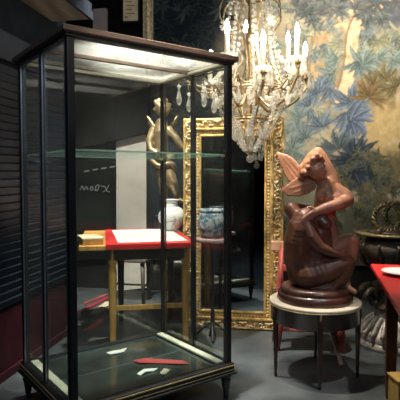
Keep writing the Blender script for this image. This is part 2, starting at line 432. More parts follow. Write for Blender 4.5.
# trunks
trunk([(326, 92), (318, 66), (322, 38), (330, 26)], 13, 8, (.40, .29, .17), (.30, .22, .13))
trunk([(318, 96), (312, 70), (315, 40), (310, 12)], 3, 2, (.43, .33, .19), (.24, .19, .12))
trunk([(340, 100), (346, 82), (350, 60), (352, 36), (360, 18), (380, 4), (396, -10)], 7.5, 5, (.56, .42, .27), (.33, .25, .15))
trunk([(352, 36), (342, 26), (330, 30)], 3, 1.5, (.50, .40, .25), (.28, .22, .14)); trunk([(354, 30), (350, 10), (352, -6)], 3, 2, (.5, .4, .25), (.28, .22, .14))
trunk([(355, 30), (366, 26), (372, 45), (378, 55)], 1.6, 1.0, (.38, .33, .2), (.25, .22, .14))
for k in range(150):
    x = rng.uniform(284, 400); y = rng.uniform(14, 140)
    if x > 356 and y > 92 or abs(x - 347 - (60 - y) * .13) < 9: continue
    fan(x, y, 5, rng.uniform(8, 14), rng.uniform(0, 6), rng.uniform(5, 9), [(.20, .235, .20), (.13, .155, .13), (.15, .19, .21), (.30, .31, .235)][k % 4], [TEALM, (.40, .40, .30)][k % 2], .10)
trunk([(340, 100), (346, 82), (350, 60), (352, 36), (360, 18), (380, 4), (396, -10)], 7.5, 5, (.58, .43, .29), (.24, .17, .11))
for x, y, n, L, a0, a1, cl, md in [
    (362, 66, 9, 22, -1.2, 2.2, TEAL, TEALM), (358, 62, 7, 18, -3.0, -1.2, (.12, .17, .18), TEALM), (376, 60, 6, 18, -.5, 1.2, TEAL, TEALM), (334, 74, 8, 20, 1.4, 4.6, TEAL, TEALM),
    (330, 88, 9, 20, 1.8, 5.2, BLUE, BLUEM), (318, 94, 9, 19, .2, 4.5, BLUE, BLUEM), (310, 108, 8, 18, 1.2, 5.0, BLUE, BLUEM), (352, 104, 10, 22, -.6, 3.6, BLUE, BLUEM), (346, 112, 10, 26, -2.6, .9, BLUE, BLUEM),
    (350, 120, 9, 24, -1.9, 1.0, (.11, .15, .24), BLUEM), (300, 120, 8, 20, .6, 5.0, TEAL, BLUEM), (305, 140, 8, 20, .4, 4.0, (.14, .2, .22), TEALM), (322, 128, 8, 20, .3, 3.2, BLUE, BLUEM), (292, 150, 7, 18, 0, 6.2, TEAL, TEALM),
    (340, 45, 6, 16, 2.0, 4.6, (.3, .32, .24), TEALM), (338, 60, 6, 15, 2.2, 4.4, TEAL, TEALM), (378, 40, 6, 15, -2.5, .5, (.26, .28, .2), OLVM),
    (372, 86, 8, 18, -2.0, 2.5, OLV, OLVM), (368, 98, 9, 20, -1.0, 3.2, (.17, .12, .06), OLVM), (384, 80, 7, 17, -.5, 2.6, OLV, OLVM), (396, 88, 7, 17, .5, 4.2, OLV, OLVM), (392, 60, 6, 15, -2.4, 1.0, TEAL, TEALM),
    (356, 160, 10, 26, -.4, 3.6, NAVY, (.10, .13, .14)), (352, 170, 10, 26, -3.2, .4, NAVY, (.10, .13, .14)), (366, 172, 9, 24, -1.4, 1.6, (.04, .055, .06), (.12, .14, .12)), (338, 150, 9, 22, .4, 3.4, (.09, .12, .14), (.18, .21, .2))]:
    fan(x, y, n, L, a0, a1, cl, md)
for k in range(46):
    x = rng.uniform(296, 404); y = rng.uniform(-18, 22)
    fan(x, y, 6, rng.uniform(10, 16), rng.uniform(0, 6), rng.uniform(6, 10), (.09, .11, .12) if k % 2 else (.13, .14, .15), (.18, .20, .19))
for k in range(60):
    x = rng.uniform(330, 412); y = rng.uniform(150, 215)
    fan(x, y, 5, rng.uniform(7, 12), rng.uniform(0, 6), rng.uniform(5, 9), (.10, .10, .06) if k % 2 else (.06, .075, .065), (.17, .15, .09))
for k in range(70):
    x = rng.uniform(284, 415); y = rng.uniform(205, 290)
    fan(x, y, 5, rng.uniform(8, 13), rng.uniform(0, 6), rng.uniform(5, 9), (.05, .055, .042), (.10, .095, .06))
for _ in range(1):
    Q = np.pad(IMG, ((1, 1), (1, 1), (0, 0)), 'edge')
    IMG = (Q[1:-1, 1:-1] * 2 + Q[:-2, 1:-1] + Q[2:, 1:-1] + Q[1:-1, :-2] + Q[1:-1, 2:]) / 6
IMG = IMG * (.86 + .28 * n3[..., None]) * (.9 + .2 * nr.random((GV, GU, 1)))
IMG = np.clip(IMG, 0, 1)
# hanging with shallow folds
DEP = -.035 - .012 * np.sin(U * 3.1 + .5) - .006 * np.sin(U * 7 + V)
PX_ = BW0.x + ex.x * U + ey.x * DEP; PY_ = BW0.y + ex.y * U + ey.y * DEP
co = np.stack([PX_, PY_, V], -1).reshape(-1, 3)
tap_base = BW0 + ex * ((t0 + t1) / 2); tap_base.z = z0
co = co - np.array(tap_base)
idx = np.arange(GU * GV).reshape(GV, GU)
fc = np.stack([idx[:-1, :-1], idx[:-1, 1:], idx[1:, 1:], idx[1:, :-1]], -1).reshape(-1, 4)
me = bpy.data.meshes.new('tapestry')
me.vertices.add(len(co)); me.vertices.foreach_set('co', co.ravel())
me.loops.add(len(fc) * 4); me.loops.foreach_set('vertex_index', fc.ravel().astype(np.int32))
me.polygons.add(len(fc)); me.polygons.foreach_set('loop_start', (np.arange(len(fc)) * 4).astype(np.int32))
me.update(calc_edges=True)
ca = me.color_attributes.new('yarn', 'FLOAT_COLOR', 'POINT')
ca.data.foreach_set('color', np.concatenate([IMG.reshape(-1, 3), np.ones((GU * GV, 1))], 1).ravel())
tm = mat('woven_wool', (.4, .3, .2), .92, spec=.15, bump=.35, bscale=220)
nt = tm.node_tree; at_ = nt.nodes.new('ShaderNodeVertexColor'); at_.layer_name = 'yarn'
nt.links.new(at_.outputs[0], nt.nodes['Principled BSDF'].inputs['Base Color'])
me.materials.append(tm)
tp = bpy.data.objects.new('tapestry', me); COL.objects.link(tp); tp.location = tap_base
sd = tp.modifiers.new('cloth', 'SOLIDIFY'); sd.thickness = .006; sd.offset = -1
tag(tp, 'large verdure tapestry of trees and blue leaves covering the back wall', 'tapestry')

# ------------------------------------------------------------------ glass display cabinet
CA, CB, CT, CBASE = .946, .720, 1.873, .20
cab = thing('display_cabinet', 'tall empty glass display cabinet with dark wooden frame standing in the foreground', 'cabinet', (-.4157, 2.7526, 0), .6376)
w = .034
for sx in (-1, 1):
    for sy in (-1, 1):
        w_ = .022 if sx + sy == 2 else w
        b = nbm(); box(b, (sx * (CA / 2 - w_ / 2), sy * (CB / 2 - w_ / 2), (CT + CBASE) / 2), (w_, w_, CT - CBASE)); obj('corner_post', b, M['ebony'], cab, bevel=.003)
# cornice
b = nbm()
def ring(bm, ox, oy, th, z, h):
    for s in (-1, 1):
        box(bm, (0, s * (oy - th / 2), z), (2 * ox, th, h)); box(bm, (s * (ox - th / 2), 0, z), (th, 2 * (oy - th) - .0005, h))
ring(b, CA / 2 + .008, CB / 2 + .008, .044, CT + .008, .018); cor = obj('cornice', b, M['ebony'], cab, bevel=.002)
b = nbm(); ring(b, CA / 2 + .026, CB / 2 + .026, .05, CT + .03, .026); ring(b, CA / 2 + .018, CB / 2 + .018, .045, CT + .0145, .006)
obj('moulding', b, M['walnut'], cor, bevel=.006)
b = nbm(); box(b, (0, 0, CT + .012), (CA - .07, .026, .022)); obj('top_rail', b, M['walnut'], cab, bevel=.002)
b = nbm(); box(b, (0, CB / 2 - .046, CT + .004), (CA - .075, .022, .014)); box(b, (CA / 2 - .046, -.012, CT + .004), (.022, CB - .10, .014)); obj('inner_rail', b, M['ledge'], cab, bevel=.002)
for s in (-1, 1):
    b = nbm(); box(b, (0, s * (CB / 4 - .003), CT + .02), (CA - .06, CB / 2 - .03, .005)); obj('top_pane', b, M['topglass'], cab)
# base
b = nbm(); ring(b, CA / 2 + .012, CB / 2 + .012, .05, CBASE - .02, .05); box(b, (0, 0, CBASE - .03), (CA - .05, CB - .05, .02)); bs = obj('base_rail', b, M['ebony'], cab, bevel=.003)
b = nbm(); ring(b, CA / 2 + .024, CB / 2 + .024, .03, CBASE - .049, .012); obj('lower_moulding', b, M['ebony'], bs, bevel=.003)
b = nbm(); ring(b, CA / 2 + .016, CB / 2 + .016, .006, CBASE - .007, .006); ring(b, CA / 2 + .016, CB / 2 + .016, .006, CBASE - .030, .005); obj('brass_line', b, M['brass'], bs)
# inner ledges and mirrored floor in two plates
for s in (-1, 1):
    b = nbm(); box(b, (s * (CA / 2 - .034 - .020), 0, CBASE + .006), (.042, CB - .07, .012)); obj('inner_ledge', b, M['ledge'], cab, bevel=.002)
for s in (-1, 1):
    b = nbm(); box(b, (0, s * (CB / 4 - .009), CBASE - .013), (CA - .155, CB / 2 - .022, .012)); obj('floor_plate', b, M['darkglass'], cab)
b = nbm(); box(b, (0, 0, CBASE - .007), (CA - .155, .005, .004)); box(b, (0, CB / 2 - .036, CBASE - .004), (CA - .155, .006, .006)); obj('joint_strip', b, M['pewter'], cab)
# side mullions and door edges
for s in (-1, 1):
    b = nbm(); box(b, (s * (CA / 2 - .011), 0, (CT + CBASE) / 2), (.020, .022, CT - CBASE)); mu = obj('mullion', b, M['ebony'], cab, bevel=.002)
    b = nbm()
    for y in (-CB / 2 + w + .004, -.018, .018, CB / 2 - w - .004): box(b, (s * (CA / 2 - .004), y, (CT + CBASE) / 2), (.008, .006, CT - CBASE - .02))
    for y in (-1, 1): box(b, (s * (CA / 2 - .004), y * (CB / 4 - .007), CT - .013), (.008, CB / 2 - .056, .007)); 
    obj('door_edging', b, M['pewter'] if s < 0 else M['ebony'], cab)
b = nbm(); cyl(b, (-CA / 2 - .001, .02, 1.33), (-CA / 2 - .03, .02, 1.33), .006); cyl(b, (-CA / 2 - .026, .02, 1.33), (-CA / 2 - .026, .075, 1.335), .006, .005); sph(b, (-CA / 2 - .026, .078, 1.335), .008)
obj('door_handle', b, M['pewter'], cab, True)
# panes
gz, gh = (CT + CBASE) / 2 + .003, CT - CBASE - .02
for s in (-1, 1):
    b = nbm(); box(b, (0, s * (CB / 2 - .014), gz), (CA - .072, .004, gh)); obj('pane', b, M['glass'], cab)
    for t in (-1, 1):
        b = nbm(); box(b, (s * (CA / 2 - .013), t * (CB / 4 - .011), gz), (.004, CB / 2 - .05, gh)); obj('pane', b, M['glass'], cab)
# shelf
b = nbm(); box(b, (0, 0, 1.378), (CA - .07, CB - .05, .006)); shf = obj('shelf', b, M['shelf'], cab)
b = nbm()
for s in (-1, 1):
    box(b, (0, s * (CB / 2 - .0235), 1.378), (CA - .074, .003, .0075)); box(b, (s * (CA / 2 - .0335), 0, 1.378), (.003, CB - .056, .0075))
obj('polished_edge', b, M['shelfedge'], shf)
for sx in (-1, 1):
    for sy in (-1, 1):
        b = nbm(); cyl(b, (sx * (CA / 2 - .036), sy * (CB / 2 - .02), 1.372), (sx * (CA / 2 - .036), sy * (CB / 2 - .05), 1.372), .005, seg=8); obj('shelf_pin', b, M['brass'], cab)
# turned feet
for sx in (-1, 1):
    for sy in (-1, 1):
        b = nbm(); lathe(b, [(.012, 0), (.017, .006), (.013, .018), (.016, .03), (.026, .10), (.03, .115), (.022, .122), (.032, .13), (.034, .146)], 14, (sx * (CA / 2 - .022), sy * (CB / 2 - .022), 0)); obj('leg', b, M['ebony'], cab, True)
CM = Matrix.Translation(cab.location) @ Matrix.Rotation(.6376, 4, 'Z')
def in_cab(px, py):
    d = ray(px, py); z = CBASE - .0045; return Vector((0, 0, EYE)) + d * ((z - EYE) / d.z)
# scraps lying on the cabinet floor
def scrap(name, pts, mt, label, cat, th=.003, curl=.006):
    W = [in_cab(*p) for p in pts]; ctr = sum(W, Vector()) / len(W)
    b = nbm(); n = len(W)
    top = [b.verts.new(p - ctr + Vector((0, 0, th + curl * (i % 2)))) for i, p in enumerate(W)]; bot = [b.verts.new(p - ctr + Vector((0, 0, .0008 + curl * .6 * (i % 2)))) for i, p in enumerate(W)]
    b.faces.new(top); b.faces.new(bot[::-1])
    for i in range(n): b.faces.new((top[i], bot[i], bot[(i + 1) % n], top[(i + 1) % n]))
    return tag(obj(name, b, mt, loc=ctr), label, cat)
scrap('paper_tag', [(106, 353), (113, 352), (120, 350), (127, 349), (124, 352), (117, 354.5), (110, 354.5)], M['paper'], 'white torn paper strip on the cabinet floor, further from the front', 'paper')
scrap('paper_tag', [(137, 374), (144, 370.5), (151, 369), (158, 369.5), (154, 371.5), (146, 373), (140, 376)], M['paper'], 'white curled paper scrap on the cabinet floor, nearer the front rail', 'paper')
scrap('red_ribbon', [(132, 361), (146, 359.5), (166, 360.5), (184, 362), (190, 364.5), (176, 365), (158, 363.5), (140, 364)], mat('red_ribbon', (.42, .05, .05), .6), 'thin red ribbon lying across the cabinet floor', 'ribbon')
scrap('gilt_tag', [(160, 373), (164, 370), (168, 369.5), (170, 371.5), (166, 374.5), (162, 376)], M['parch'], 'small cream tag beside the curled paper on the cabinet floor', 'tag')

# ------------------------------------------------------------------ gilded mirror
ML = Vector((-.145, 4.085, 0)); MR = Vector((.672, 3.955, 0)); MW = (MR - ML).length; MH = 1.745
mir = thing('gilt_mirror', 'tall gilded mirror with carved frame standing on the floor behind the cabinet', 'mirror', (ML + MR) / 2, math.atan2(MR.y - ML.y, MR.x - ML.x))
FW = .150
b = nbm()
def frame_rect(bm, x0, x1, za, zb, th, y, d, ):
    box(bm, ((x0 + x1) / 2, y, za + th / 2), (x1 - x0, d, th)); box(bm, ((x0 + x1) / 2, y, zb - th / 2), (x1 - x0, d, th))
    for x in (x0 + th / 2, x1 - th / 2): box(bm, (x, y, (za + zb) / 2), (th, d, zb - za - 2 * th))
hw = MW / 2
frame_rect(b, -hw, hw, 0, MH, .152, .02, .03)
frame_rect(b, -hw + .01, hw - .01, .01, MH - .01, .012, 0, .02); frame_rect(b, -hw + .083, hw - .083, .083, MH - .083, .02, -.004, .03)
frame_rect(b, -hw + .137, hw - .137, .137, MH - .137, .016, -.002, .022)
fr = obj('frame', b, M['gold'], mir, bevel=.004)
b = nbm()
def curl(bm, x, z, s, ang):
    pts = []
    for k in range(9):
        a = ang + k * .62; r = s * (1 - k * .085); pts.append((x + r * math.cos(a), -.004 - .006 * (k % 2), z + r * math.sin(a)))
    tube(bm, pts, [s * (.36 - .02 * k) for k in range(9)], 6)
k = 0; z = .05
while z < MH - .02:
    for s in (-1, 1):
        curl(b, s * (hw - .048), z, .024, k * 1.57 + s); sph(b, (s * (hw - .048 + .02 * (-1) ** k), -.004, z + .026), .013, (1, .7, 1.3), 1)
    z += .054; k += 1
x = -hw + .05; k = 0
while x < hw - .03:
    for zz in (.045, MH - .045):
        curl(b, x, zz, .024, k * 1.57); sph(b, (x + .026, -.004, zz + .016 * (-1) ** k), .013, (1.3, .7, 1), 1)
    x += .054; k += 1
obj('carved_ornament', b, M['goldpale'], fr, True)
b = nbm()
z = .13
while z < MH - .12:
    for s in (-1, 1): sph(b, (s * (hw - .122), -.0, z), .0105, (1, .8, 1.0), 1)
    z += .026
x = -hw + .13
while x < hw - .12:
    for zz in (.122, MH - .122): sph(b, (x, 0, zz), .0105, (1, .8, 1), 1)
    x += .026
obj('bead_row', b, M['goldpale'], fr, True)
b = nbm(); box(b, (0, .016, MH / 2), (MW - .28, .006, MH - .28)); obj('mirror_glass', b, M['silver'], mir)
b = nbm(); box(b, (0, .04, MH / 2), (MW - .02, .012, MH - .02)); obj('backing', b, M['ebony'], mir)
# leaned slightly backwards
mir.rotation_euler = (R(-1.2), 0, math.atan2(MR.y - ML.y, MR.x - ML.x))

# ------------------------------------------------------------------ chandelier
CC = Vector((.355, 3.5, 0))
ch = thing('chandelier', 'large bronze and crystal chandelier with lit candle bulbs hanging before the tapestry', 'chandelier', CC)
def L(v): return Vector(v) - CC
b = nbm(); lathe(b, [(.006, 1.40), (.022, 1.43), (.012, 1.47), (.03, 1.60), (.05, 1.66), (.02, 1.72), (.045, 1.80), (.06, 1.86), (.03, 1.9), (.018, 2.0), (.03, 2.1), (.045, 2.2), (.02, 2.3), (.016, 2.45), (.05, 2.52), (.03, 2.58), (.01, 2.66)], 14)
obj('stem', b, M['bronze'], ch, True)
b = nbm()
for k in range(15):
    z = 2.67 + k * .043; pts = [((.012 * math.cos(a)) if k % 2 else 0, 0 if k % 2 else .012 * math.cos(a), z + .024 * math.sin(a)) for a in [2 * PI * i / 10 for i in range(10)]]
    tube(b, pts, .0035, 6, True)
obj('chain', b, M['bronze'], ch, True)
b = nbm(); lathe(b, [(.07, CEIL - .03), (.07, CEIL - .001)], 16); obj('ceiling_rose', b, M['bronze'], ch)
def ringpts(r, z, n=36): return [(r * math.cos(2 * PI * k / n), r * math.sin(2 * PI * k / n), z) for k in range(n)]
for r, z in ((.13, 2.52), (.24, 1.86), (.12, 1.66)):
    b = nbm(); tube(b, ringpts(r, z), .008, 6, True); tube(b, ringpts(r, z + .02), .004, 6, True); obj('hoop', b, M['bronze'], ch, True)
for k in range(8):
    a = 2 * PI * k / 8 + .2; ca_, sa_ = math.cos(a), math.sin(a)
    b = nbm(); tube(b, spline([(r * ca_, r * sa_, z) for r, z in ((.12, 2.52), (.20, 2.48), (.22, 2.36), (.13, 2.22), (.12, 2.06), (.20, 1.98), (.24, 1.87), (.20, 1.76), (.12, 1.66))], 5), .005, 6); obj('cage_rib', b, M['bronze'], ch, True)
ends = [at(263, 70, 3.08), at(297, 60, 3.3), at(227, 57, 3.22), at(288, 64, 3.78), at(305, 76, 3.60), at(210, 84, 3.62), at(246, 52, 3.92)]
bobs = []
def pendant(bm, c, l, r, seg=7):
    x, y, z = c
    lathe(bm, [(r * .12, 0), (r * .75, -l * .12), (r * .3, -l * .2), (r * .35, -l * .32), (r * 1.0, -l * .72), (r * .75, -l * .9), (r * .1, -l)], seg, (x, y, z))
ndrop = 0
def drop(c, l, r):
    global ndrop
    b = nbm(); pendant(b, c, l, r); ndrop += 1
    obj('crystal_drop', b, M['crystal'], ch)
for i, e in enumerate(ends):
    e = L(e); h = Vector((e.x, e.y, 0)); d = h.normalized(); lat = Vector((-d.y, d.x, 0))
    b = nbm(); r0 = h.length
    tube(b, spline([d * .05 + Vector((0, 0, 1.84)), d * (r0 * .45) + Vector((0, 0, 1.74)), d * (r0 * .8) + Vector((0, 0, min(1.80, e.z - .12))), d * (r0 * 1.02) + Vector((0, 0, e.z - .08)), Vector((e.x, e.y, e.z))], 7), .010, 8)
    tube(b, spline([d * (r0 * .62) + Vector((0, 0, 1.76)), d * (r0 * .66) + Vector((0, 0, 1.88)), d * (r0 * .52) + Vector((0, 0, 1.92)), d * (r0 * .48) + Vector((0, 0, 1.85)), d * (r0 * .55) + Vector((0, 0, 1.83))], 6), .007, 6)
    arm = obj('arm', b, M['bronze'], ch, True)
    b = nbm(); lathe(b, [(.008, -.03), (.03, -.018), (.012, -.006), (.02, .012), (.016, .02)], 12, e); obj('candle_cup', b, M['bronze'], arm, True)
    b = nbm(); lathe(b, [(.012, 0), (.05, .004), (.060, .018), (.056, .018), (.03, .010), (.012, .008)], 16, e); bob = obj('drip_pan', b, M['crystal'], arm, True)
    b = nbm(); lathe(b, [(.017, .01), (.017, .145), (.014, .15)], 12, e); cd = obj('candle', b, M['candle'], ch, True)
    b = nbm(); lathe(b, [(.010, .149), (.015, .165), (.018, .185), (.014, .21), (.006, .235), (.002, .245)], 12, e); obj('flame_bulb', b, M['bulb'], cd, True)
    for k in range(6):
        a = 2 * PI * k / 6 + i; drop((e.x + .054 * math.cos(a), e.y + .054 * math.sin(a), e.z + .006), rng.uniform(.085, .12), .0175)
for k in range(14):
    a = 2 * PI * k / 14 + .1; drop((.24 * math.cos(a), .24 * math.sin(a), 1.855), rng.uniform(.10, .14), .021)
for k in range(10):
    a = 2 * PI * k / 10 + .1; drop((.12 * math.cos(a), .12 * math.sin(a), 1.652), rng.uniform(.11, .15), .023)
# big outer drops on the low scroll arms
for px, py, Y, l in ((179, 84, 3.5, .15), (189, 92, 3.45, .14), (204, 86, 3.3, .14), (214, 92, 3.25, .14), (238, 82, 3.06, .13), (272, 92, 3.1, .12), (288, 86, 3.2, .12), (302, 82, 3.35, .12)):
    e = L(at(px, py, Y)); d = Vector((e.x, e.y, 0)); dd = d.normalized()
    b = nbm(); tube(b, spline([dd * .22 + Vector((0, 0, 1.85)), dd * (d.length * .8) + Vector((0, 0, e.z + .0)), dd * (d.length * 1.0) + Vector((0, 0, e.z + .05)), Vector((e.x, e.y, e.z + .005))], 6), .006, 6); obj('scroll_arm', b, M['bronze'], ch, True)
    drop(e, l, .021)
# strings of beads, too many to count
b = nbm()
def beads(pts, r=.008, n=8):
    r *= 1.35; q = spline(pts, n)
    for p in q[:-1]: sph(b, p, r * rng.uniform(.8, 1.25), (1, 1, 1.1), 1)
for k in range(8):
    a = 2 * PI * k / 8; ca_, sa_ = math.cos(a), math.sin(a)
    beads([(r * ca_, r * sa_, z) for r, z in ((.13, 2.51), (.16, 2.3), (.18, 2.1), (.24, 1.89))], .010, 6)
    beads([(r * ca_, r * sa_, z) for r, z in ((.24, 1.85), (.20, 1.70), (.13, 1.57), (.03, 1.43))], .012, 6)
    a2 = a + PI / 8; beads([(r * math.cos(t), r * math.sin(t), z) for r, z, t in ((.24, 1.86, a), (.26, 1.77, a2), (.24, 1.86, a + PI / 4))], .010, 5)
for i, e in enumerate(ends):
    e = L(e); n_ = L(ends[(i + 2) % len(ends)])
    beads([(e.x, e.y, e.z), (e.x * .6, e.y * .6, 2.08), (.1 * e.x / .4, .1 * e.y / .4, 2.50)], .010, 9)
    beads([(e.x, e.y, e.z - .01), (e.x * .8, e.y * .8, e.z - .14), (e.x * .62, e.y * .62, 1.86)], .010, 6)
bd_ = obj('bead_strings', b, M['crystal'], ch); bd_['kind'] = 'stuff'
b = nbm(); sph(b, (0, 0, 1.385), .028, sub=2); obj('finial_ball', b, M['crystal'], ch)
# flower-like crystal sprays round the middle
for k in range(10):
    a = 2 * PI * k / 10 + .3; z = 1.98 + .16 * (k % 3); r = .36 - .08 * (k % 3); b = nbm(); c0 = Vector((r * math.cos(a), r * math.sin(a), z))
    for j in range(6):
        t = 2 * PI * j / 6; d = Vector((math.cos(a) * .3, math.sin(a) * .3, 0)) + Vector((-math.sin(a) * math.cos(t), math.cos(a) * math.cos(t), math.sin(t)))
        cyl(b, c0, c0 + d * .034, .004, .011, 6)
    cyl(b, c0, (c0.x * .2, c0.y * .2, z - .06), .003, .003, 5)
    obj('crystal_rosette', b, M['crystal'], ch)

# ------------------------------------------------------------------ round side table and the sculpture on it
TC = Vector((.735, 3.12, 0)); TH = .475
st = thing('side_table', 'round dark mahogany side table with cream marble top, brass rim and slender legs', 'table', TC)
b = nbm(); lathe(b, [(.282, TH - .022), (.288, TH - .016), (.288, TH - .004), (.282, TH)], 48); obj('marble_top', b, M['marble'], st, True)
b = nbm(); lathe(b, [(.272, TH - .128), (.278, TH - .124), (.278, TH - .03), (.286, TH - .024)], 48); obj('apron', b, M['mahogany'], st, True)
b = nbm(); tube(b, ringpts(.2865, TH - .022, 48), .003, 6, True); obj('brass_rim', b, M['brass'], st, True)
for k, a in enumerate((R(194), R(264), R(345), R(110), R(75))):
    if k == 3: continue
    x, y = .266 * math.cos(a), .266 * math.sin(a)
    b = nbm(); lathe(b, [(.008, 0), (.011, .01), (.009, .03), (.019, TH - .12), (.022, TH - .09), (.022, TH - .03)], 12, (x, y, 0)); obj('leg', b, M['mahogany'], st, True)
# sculpture
S = .0060
scu = thing('sculpture', 'brown bronze sculpture of a winged woman embracing a crouching man', 'sculpture', (TC.x, TC.y, TH))
def q(px, py, y=0.): return (px - 316) * S, y, (300 - py) * S
def ql(*pts): return [(*q(p[0], p[1], p[2]), p[3] * S) for p in pts]
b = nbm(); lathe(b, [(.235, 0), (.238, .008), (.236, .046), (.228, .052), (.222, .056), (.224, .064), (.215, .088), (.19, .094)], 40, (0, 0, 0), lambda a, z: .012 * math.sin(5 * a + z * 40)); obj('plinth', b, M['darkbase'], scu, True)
b = nbm()
# winged woman
limb(b, ql((332, 250, .01, 15), (329, 232, 0, 12.5), (326, 216, -.01, 10.5), (325, 202, -.02, 12), (327, 190, -.02, 13), (326, 180, -.015, 10)))
limb(b, ql((322, 176, -.02, 6.5), (317, 168, -.03, 5.5)))
limb(b, ql((336, 183, .0, 8.5), (332, 168, .02, 7.5), (324, 150, .03, 6), (319, 143, .03, 5.4), (313, 147, .06, 4.6), (308, 153, .08, 3.8)))     # raised arm
limb(b, ql((336, 184, -.02, 8.5), (344, 189, -.05, 7.5), (346, 194, -.07, 7), (336, 197, -.12, 6.2), (322, 201, -.13, 5.6), (310, 206, -.125, 4.2)))  # embracing arm
sph(b, q(319, 190, -.07), 6.2 * S); sph(b, q(333, 192, -.07), 6.2 * S)   # bust
# head, turned down to her left
limb(b, ql((311, 158, -.03, 10.6), (314, 163, -.05, 9.0), (318, 168, -.07, 4.6)))
sph(b, q(319, 160, -.085), 2.3 * S, (1, 1, 1.5)); sph(b, q(322, 163, -.09), 2.0 * S); sph(b, q(319, 167, -.09), 2.4 * S, (1.2, .8, .6))
for dx, dy in ((-3, 4), (3, 0)): sph(b, q(317 + dx, 160 + dy - 2, -.088), 2.2 * S, (1.2, .6, .7))
for k in range(9):                                    # wavy locks swept back from the brow
    t = k / 8; x0_, y0_ = 318 - 6 * t, 148.5 + 3 * math.sin(t * 3)
    for dy in (-.085, -.06, -.03, .0, .03):
        xa = 319 - 17 * t; ya = 154 - 9.5 * math.sin(PI * min(1, t * .9 + .1)) + 10 * t * t
        sph(b, q(xa, ya + abs(dy + .03) * 30, dy + .012 * (-1) ** k), (3.0 + .5 * (-1) ** k) * S)
for k in range(5): limb(b, ql((312 - 2 * k, 151 + 2.6 * k, -.095 + .008 * k, 2.0), (307 - 2 * k, 155 + 2.8 * k, -.085 + .01 * k, 1.7)))
sph(b, q(316.5, 156.5, -.088), 2.2 * S, (1.5, .7, .6)); sph(b, q(321.5, 158.5, -.075), 2.0 * S, (1.2, .8, .6))
limb(b, ql((302, 160, .0, 5), (300, 170, .01, 4), (303, 178, .02, 3)))
# her fingers on his shoulder
for k in range(4): limb(b, ql((308, 205 + k * 1.9, -.135, 1.9), (303 - (k == 1), 207.5 + k * 2.0, -.137, 1.6), (299.5 - (k == 1), 211 + k * 2.0, -.122, 1.3)))
limb(b, ql((311, 204, -.135, 1.9), (307, 200.5, -.13, 1.6), (303, 200.5, -.125, 1.3)))
for k in range(4): limb(b, ql((308 - k * .3, 152 + k * 1.5, .085, 1.6), (304 - k, 155 + k * 1.5, .08, 1.4), (302 - k, 159 + k, .06, 1.2)))
limb(b, ql((309, 155, .07, 1.7), (308, 159, .05, 1.4)))
# her legs
limb(b, ql((332, 250, -.02, 13), (347, 237, -.06, 9), (351, 235, -.08, 7.6), (350, 254, -.07, 7.2), (346, 276, -.06, 4.6), (346, 284, -.09, 3.6), (352, 287, -.13, 2.6)))
limb(b, ql((334, 252, .05, 13), (350, 258, .02, 9), (352, 262, 0, 7), (345, 274, .03, 6), (338, 284, .05, 4), (345, 287, .0, 2.8)))
obj_w = remeshed('winged_woman', b, M['terracotta'], scu, .0058, 5)
b = nbm()
# crouching man seen from behind
limb(b, ql((305, 270, -.02, 19.5), (299, 254, -.03, 18), (297, 238, -.04, 16.5), (299, 224, -.05, 15.5), (303, 214, -.05, 12.5), (309, 208, -.05, 8)))
limb(b, ql((312, 262, -.04, 16), (318, 244, -.05, 15), (318, 228, -.05, 13)))
limb(b, ql((310, 210, -.05, 6.5), (316, 213, -.07, 6)))
limb(b, ql((318, 214, -.08, 8.6), (322, 218, -.10, 7.2)))                                                               # head, against her body
for k in range(14): sph(b, q(316 + rng.uniform(-6, 4), 210 + rng.uniform(-4, 4), -.10 + rng.uniform(-.02, .02)), 2.6 * S)
sph(b, q(325.5, 219, -.12), 2 * S); sph(b, q(316, 217, -.135), 2 * S, (.6, 1, 1.3))
limb(b, ql((300, 216, .0, 9), (291, 204, .04, 7.8), (296, 203, .09, 6), (318, 206, .12, 5), (332, 212, .10, 4)))              # far arm round her
limb(b, ql((303, 216, -.09, 9), (307, 230, -.125, 7.6), (315, 241, -.145, 6.2), (327, 246, -.15, 5), (337, 249, -.15, 3.8)))    # near arm
for k in range(4): limb(b, ql((337, 247.5 + k * 1.4, -.155, 1.9), (342, 248 + k * 1.5, -.155, 1.6), (346, 250 + k * 1.4, -.145, 1.4)))
limb(b, ql((335, 247, -.15, 1.9), (339, 244, -.15, 1.6)))
limb(b, ql((305, 271, -.07, 16), (324, 266, -.10, 13.5), (343, 257, -.11, 9.5), (341, 270, -.11, 8), (330, 283, -.11, 5.6), (318, 286, -.11, 4), (309, 287, -.12, 3)))
limb(b, ql((303, 274, .06, 14), (325, 266, .09, 10), (338, 270, .09, 8), (320, 282, .1, 6), (304, 286, .08, 4)))
limb(b, ql((315, 268, 0, 13), (330, 272, 0, 14), (322, 282, -.02, 13)))
limb(b, ql((296, 234, -.12, 3), (297, 250, -.125, 3)))
obj_m = remeshed('crouching_man', b, mat('shaded_dark_patina', (.165, .066, .040), .40, var=.25, vscale=9, coat=.15), scu, .0058, 5)  # darker patina than hers, with the shade she casts also put into the colour
def inside(poly, x, y):
    r = False; n = len(poly)
    for i in range(n):
        (xa, ya), (xb, yb) = poly[i], poly[i - 1]
        if (ya > y) != (yb > y) and x < (xb - xa) * (y - ya) / (yb - ya) + xa: r = not r
    return r
